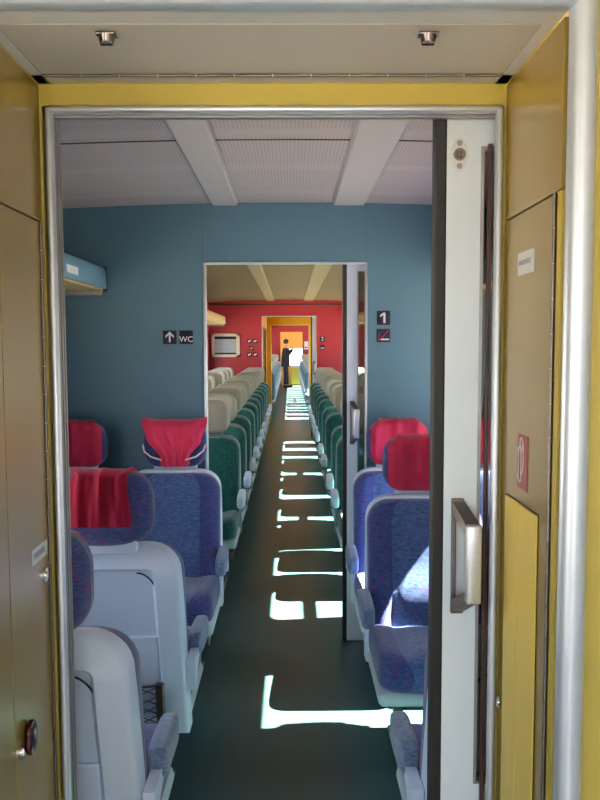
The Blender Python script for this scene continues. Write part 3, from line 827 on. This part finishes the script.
# far coach: tiny seats, one mesh each
def joined_seat():
    t = make_seat('train_seat', M['far_fab'], M['far_fab'], M['cream_cloth'], None, M['tray'], False, M['tray'])
    bm = bmesh.new(); mats = []
    stack = list(t.children)
    objs = []
    while stack:
        o = stack.pop(); objs.append(o); stack += list(o.children)
    for o in objs:
        b = bmesh.new(); b.from_mesh(o.data)
        mm = o.data.materials[0]
        if mm not in mats: mats.append(mm)
        for f in b.faces: f.material_index = mats.index(mm)
        me = bpy.data.meshes.new('t'); b.to_mesh(me); b.free(); bm.from_mesh(me); bpy.data.meshes.remove(me)
    for o in objs: bpy.data.objects.remove(o)
    bpy.data.objects.remove(t)
    me = bpy.data.meshes.new('train_seat'); bm.to_mesh(me); bm.free()
    for mm in mats: me.materials.append(mm)
    me.polygons.foreach_set('use_smooth', [True] * len(me.polygons))
    o = bpy.data.objects.new('train_seat', me); col.objects.link(o); return o
far = joined_seat(); used = [False]
for k in range(12):
    y = 20.0 + 1.06 * k
    for x, w in ((XA_L, 'left'), (XA_R, 'right')):
        o = far if not used[0] else far.copy()
        if used[0]: col.objects.link(o)
        used[0] = True
        o.location = (x, y, 0)
        tag(o, 'grey-blue seat in the far coach beyond the orange passage, %s of the aisle' % w, 'seat', 'far coach seats %s of the aisle' % w)

# ------------------------------------------------------------------ luggage racks
def rack(name, s, y0, y1, mf, mu, label, plate=None):
    xe = -.968 if s < 0 else .914
    xw = XL if s < 0 else XR
    R = tag(empty(name, (xe, y0, 1.93)), label, 'luggage rack')
    b = MB()
    prof = [(0, 1.94), (.004, 2.03), (.012, 2.042), (.024, 2.042), (.03, 2.03), (.03, 1.955), (.02, 1.936), (.008, 1.932)]
    bm = b.bm
    f0 = [bm.verts.new((xe - s * 0 + (-p if s < 0 else p), y0, z)) for p, z in prof]; f1 = [bm.verts.new((v.co.x, y1, v.co.z)) for v in f0]
    n = len(prof)
    for k in range(n): bm.faces.new((f0[k], f0[(k + 1) % n], f1[(k + 1) % n], f1[k]))
    bm.faces.new(f0); bm.faces.new(f1[::-1])
    fo = piece(b, 'fascia', mf, R, R, smooth=True, angle=50)
    xa, xb = (xw, xe - .02) if s < 0 else (xe + .02, xw)
    piece(MB().box(xa, xb, y0, y1, 1.925, 1.945), 'shelf', mu, R, R)
    br = 0
    for yb in [y0 + .02, y1 - .03]:
        piece(MB().box(xa, xb, yb, yb + .012, 1.900, 1.925, .002, 1), 'bracket', M['alu_dark'], R, R)
    ec = MB().box(min(xe, xe - s * -.034), max(xe, xe - s * -.034), y1 - .006, y1, 1.925, 2.048)
    piece(ec, 'end_cap', M['dark'], R, R)
    if plate:
        for yp in plate:
            px0 = xe + (.001 if s < 0 else -.001)
            po = piece(MB().box(px0 - .003, px0 + .003, yp - .10, yp + .10, 1.958, 1.992), 'seat_number_plate', M['sign_white'], fo, R)
            po['label'] = 'small white seat number plate'
    return R
rack('luggage_rack', -1, YP1, YI0 - .004, M['rack_blue'], M['rack_beige'], 'blue fronted luggage rack above the left window of the blue compartment', [3.95])
rack('luggage_rack', 1, YP1, YI0 - .004, M['rack_blue'], M['rack_beige'], 'blue fronted luggage rack above the right window of the blue compartment', [3.95])
rack('luggage_rack', -1, YI1, 13.2, M['rack_beige'], M['rack_beige'], 'beige luggage rack on the left of the red compartment')
rack('luggage_rack', 1, YI1, 13.2, M['rack_beige'], M['rack_beige'], 'beige luggage rack on the right of the red compartment')

# ------------------------------------------------------------------ signs
def sign(name, x, y, z, w, h, label, group, m_=None):
    R = tag(empty(name, (x, y, z)), label, 'sign', group)
    MB().box(-w / 2, w / 2, -.003, 0, -h / 2, h / 2).build('plate', m_ or M['sign_navy'], R); return R
G = 'navy signs on the blue partition'
s = sign('arrow_sign', -.642, YI0, 1.680, .072, .072, 'navy square sign with white upward arrow beside the WC sign', G)
a = MB().box(-.0045, .0045, -.0045, -.003, -.026, .026)
for sx in (-1, 1):
    b = bmesh.new()
    vs = [b.verts.new((x, y, z)) for y in (-.0045, -.003) for x, z in ((0, .030), (0, .018), (sx * .022, -.004), (sx * .022, .008))]
    b.faces.new(vs[:4]); b.faces.new(vs[4:])
    for k in range(4): b.faces.new((vs[k], vs[(k + 1) % 4], vs[4 + (k + 1) % 4], vs[4 + k]))
    a._merge(b)
a.build('arrow', M['sign_white'], s)
s = sign('wc_sign', -.555, YI0, 1.680, .072, .072, 'navy square sign reading WC left of the doorway', G)
lettering('WC', .042, (0, -.004, -.012), FACE, M['sign_white'], s)
s = sign('class_sign', .494, YI0, 1.778, .070, .074, 'navy square sign with a white 1 right of the doorway', G)
b = MB().box(-.001, .010, -.0045, -.003, -.027, .028)
q = bmesh.new(); vs = [q.verts.new((x, y, z)) for y in (-.0045, -.003) for x, z in ((-.018, .004), (-.001, .018), (.006, .028), (-.002, .028), (-.018, .015))]
q.faces.new(vs[:5]); q.faces.new(vs[5:])
for k in range(5): q.faces.new((vs[k], vs[(k + 1) % 5], vs[5 + (k + 1) % 5], vs[5 + k]))
b._merge(q); b.build('lettering', M['sign_white'], s)
s = sign('no_smoking_sign', .494, YI0, 1.685, .070, .070, 'navy no smoking sign with red slash below the white 1', G)
MB().box(-.018, .030, -.0045, -.003, -.024, -.017).build('cigarette', M['sign_white'], s)
MB().box(-.029, -.020, -.0045, -.003, -.024, -.017).build('cigarette_tip', M['sign_red'], s)
b = MB(); b.box(-.034, .034, -.0052, -.003, -.0022, .0022)
xf(b, lambda c: Vector((c.x * cos(.85) - c.z * sin(.85) + .004, c.y, c.x * sin(.85) + c.z * cos(.85) + .002)))
b.build('red_slash', M['sign_red'], s)
b = MB().tube([(-.025, -.004, -.008), (-.022, -.004, 0), (-.027, -.004, .008), (-.023, -.004, .016)], .0012, 5); b.build('smoke', M['ink'], s)
# red wall: framed notice and pictogram plates
nt_ = tag(empty('framed_notice', (-1.12, YR0, 1.613)), 'cream framed notice on the red wall left of the orange doorway', 'notice')
w2, h2 = .2435, .203
MB().box(-w2, w2, -.03, 0, h2 - .05, h2, .004, 1).box(-w2, w2, -.03, 0, -h2, -h2 + .045, .004, 1).box(-w2, -w2 + .05, -.03, 0, -h2, h2, .004, 1).box(w2 - .06, w2, -.03, 0, -h2, h2, .004, 1).build('frame', M['cream_frame'], nt_)
pp = MB().box(-w2 + .04, w2 - .05, -.016, -.008, -h2 + .04, h2 - .045).build('paper', M['paper'], nt_)
MB().box(-.19, .18, -.018, -.015, .105, .150).box(-.19, .18, -.018, -.015, -.155, -.128).build('dark_band', M['sign_navy'], pp)
MB().box(-.08, .07, -.018, -.015, .0, .012).box(-.11, .11, -.018, -.015, -.07, -.056).build('print', M['ink'], pp)
GP = 'small dark pictogram plates on the red wall'
for (px_, pz, lab) in ((-.712, 1.684, 'top left'), (-.612, 1.684, 'top right'), (-.680, 1.560, 'middle'), (-.712, 1.452, 'bottom left'), (-.612, 1.452, 'bottom right')):
    s = sign('pictogram_sign', px_, YR0, pz, .078, .072, 'small dark pictogram plate, %s of five by the orange doorway' % lab, GP)
    MB().box(-.022, .004, -.0045, -.003, -.018, .010).box(.008, .022, -.0045, -.003, -.006, .020).build('white_mark', M['sign_white'] if lab != 'middle' else M['yellow'], s)
s = sign('class_sign', .548, YR0, 1.715, .085, .095, 'dark sign with a white 2 on the red wall right of the orange doorway', GP)
lettering('2', .095, (0, -.004, 0), FACE, M['sign_white'], s)
s = sign('pictogram_sign', .548, YR0, 1.575, .085, .075, 'small dark plate below the white 2 on the red wall', GP)
MB().box(-.03, .03, -.0045, -.003, -.022, -.010).build('white_mark', M['sign_white'], s)

# ------------------------------------------------------------------ far end: yellow locker, wall box, person
lk = tag(empty('yellow_locker', (.235, 34.35, 0)), 'low yellow locker below the bright window at the far end', 'locker')
MB().box(-.225, .225, -.18, .18, .04, .70, .01, 2).build('body', M['yellow_insert'], lk)
MB().box(-.235, .235, -.19, .19, .70, .73, .006, 2).build('lid', M['tray'], lk)
MB().box(-.21, .21, -.17, .17, 0, .04).build('plinth', M['dark'], lk)
MB().box(.15, .18, -.195, -.18, .36, .44, .003, 1).build('handle', M['chrome'], lk)
wb = tag(empty('wall_box', (.575, YE0, 1.56)), 'small pale box on the far red wall right of the doorway', 'wall box')
MB().box(-.075, .075, -.09, 0, -.15, .15, .02, 3).build('housing', M['sign_white'], wb, smooth=True)
MB().box(-.05, .05, -.094, -.088, -.10, -.06).build('slot', M['dark'], wb)

def skin_body(name, joints, edges, m_, parent, sub=2, root=0):
    me = bpy.data.meshes.new(name); me.from_pydata([j[0] for j in joints], edges, [])
    o = bpy.data.objects.new(name, me); col.objects.link(o)
    md = o.modifiers.new('skin', 'SKIN'); ss = o.modifiers.new('sub', 'SUBSURF'); ss.levels = sub; ss.render_levels = sub
    for i, j in enumerate(joints):
        r = j[1]; me.skin_vertices[0].data[i].radius = r if isinstance(r, tuple) else (r, r)
        me.skin_vertices[0].data[i].use_root = (i == root)
    bpy.context.view_layer.update()
    me2 = bpy.data.meshes.new_from_object(o.evaluated_get(bpy.context.evaluated_depsgraph_get()))
    bpy.data.objects.remove(o)
    me2.materials.clear(); me2.materials.append(m_)
    me2.polygons.foreach_set('use_smooth', [True] * len(me2.polygons))
    o = bpy.data.objects.new(name, me2); col.objects.link(o); o.parent = parent; return o
# local frame: facing +x; z up
pr = tag(empty('person', (-.20, 32.72, 0)), 'person in black jacket and dark trousers standing in the far doorway, one arm raised', 'person')
J = [((0, 0, .93), (.13, .10)), ((0, 0, 1.12), (.12, .10)), ((.01, 0, 1.32), (.16, .11)), ((.015, 0, 1.44), (.10, .08)), ((.03, 0, 1.50), .052), ((.045, 0, 1.58), (.075, .085)), ((.05, 0, 1.69), (.072, .080)),
     ((.01, -.19, 1.40), .055), ((.10, -.23, 1.20), .042), ((.26, -.16, 1.42), .034), ((.30, -.15, 1.50), .028),
     ((0, .19, 1.40), .055), ((-.02, .22, 1.13), .042), ((.07, .21, .92), .034), ((.09, .21, .84), .028),
     ((0, -.09, .86), .088), ((.01, -.10, .48), .058), ((-.02, -.10, .09), .042), ((.10, -.11, .035), .035),
     ((0, .09, .86), .088), ((.05, .10, .48), .058), ((.07, .10, .09), .042), ((.19, .11, .035), .035)]
Ed = [(0, 1), (1, 2), (2, 3), (3, 4), (4, 5), (5, 6), (2, 7), (7, 8), (8, 9), (9, 10), (2, 11), (11, 12), (12, 13), (13, 14), (0, 15), (15, 16), (16, 17), (17, 18), (0, 19), (19, 20), (20, 21), (21, 22)]
skin_body('body', [(j[0], tuple(.78 * q for q in j[1]) if i < 3 else j[1]) for i, j in enumerate(J)], Ed, M['skin'], pr)
gr = lambda r, k: tuple(x + k for x in r) if isinstance(r, tuple) else r + k
J += [((0, 0, .80), (.135, .105)), ((0, 0, 1.05), (.13, .105))]
Ed += [(0, 23)]
jk = [0, 1, 2, 3, 7, 8, 9, 11, 12, 13, 23]
idx = {v: i for i, v in enumerate(jk)}
skin_body('jacket', [(J[i][0], gr(J[i][1], .035)) for i in jk], [(idx[a], idx[b]) for a, b in Ed if a in idx and b in idx], M['black_cloth'], pr)
Ed += [(0, 24)]
tk = [0, 15, 16, 17, 19, 20, 21, 24]
idx = {v: i for i, v in enumerate(tk)}
skin_body('trousers', [(J[i][0], gr(J[i][1], .03 if i == 0 else .018)) for i in tk], [(idx[a], idx[b]) for a, b in Ed if a in idx and b in idx], M['navy_cloth'], pr)
for s, x in ((-1, .04), (1, .13)):
    sh = pad(.26, .085, .095, .04, 3.); xf(sh, lambda c: Vector((c.x + x, c.y + s * .108, c.z + .043))); sh.build('shoe', M['rubber'], pr, smooth=True)
hr = pad(.20, .20, .185, .09, 2.4); xf(hr, lambda c: Vector((c.x + .025, c.y, c.z + 1.70))); hr.build('hair', M['hair'], pr, smooth=True)

# ------------------------------------------------------------------ light
SUN_T, SUN_A = 1.17, -.13
sun = bpy.data.lights.new('sun', 'SUN'); sun.energy = 185; sun.angle = radians(.53); sun.color = (1, .95, .86)
so = bpy.data.objects.new('sun', sun); col.objects.link(so)
d = Vector((-1, SUN_A, -SUN_T)); so.rotation_euler = d.to_track_quat('-Z', 'Y').to_euler(); so.location = (6, 3, 8)
w = bpy.data.worlds.new('world'); scene.world = w; w.use_nodes = True
nt = w.node_tree; bg = nt.nodes['Background']
tc = nt.nodes.new('ShaderNodeTexCoord'); sx = nt.nodes.new('ShaderNodeSeparateXYZ'); nt.links.new(tc.outputs['Generated'], sx.inputs[0])
rp_ = nt.nodes.new('ShaderNodeValToRGB'); e = rp_.color_ramp.elements
e[0].position = .47; e[0].color = (.30, .29, .26, 1); e[1].position = .53; e[1].color = (.82, .93, 1.06, 1)
e2 = e.new(1.); e2.color = (.55, .72, 1, 1)
mr = nt.nodes.new('ShaderNodeMapRange'); mr.inputs[1].default_value = -1; mr.inputs[2].default_value = 1
nt.links.new(sx.outputs[2], mr.inputs[0]); nt.links.new(mr.outputs[0], rp_.inputs[0]); nt.links.new(rp_.outputs[0], bg.inputs[0])
bg.inputs[1].default_value = 6.2

scene.view_settings.view_transform = 'Standard'; scene.view_settings.look = 'None'
scene.view_settings.gamma = 1; scene.view_settings.use_curve_mapping = False
scene.view_settings.exposure = 0
c = scene.cycles
c.use_denoising = True
c.max_bounces = 10; c.diffuse_bounces = 6; c.glossy_bounces = 5; c.transparent_max_bounces = 24; c.transmission_bounces = 6
c.sample_clamp_indirect = 6; c.caustics_reflective = False; c.caustics_refractive = False
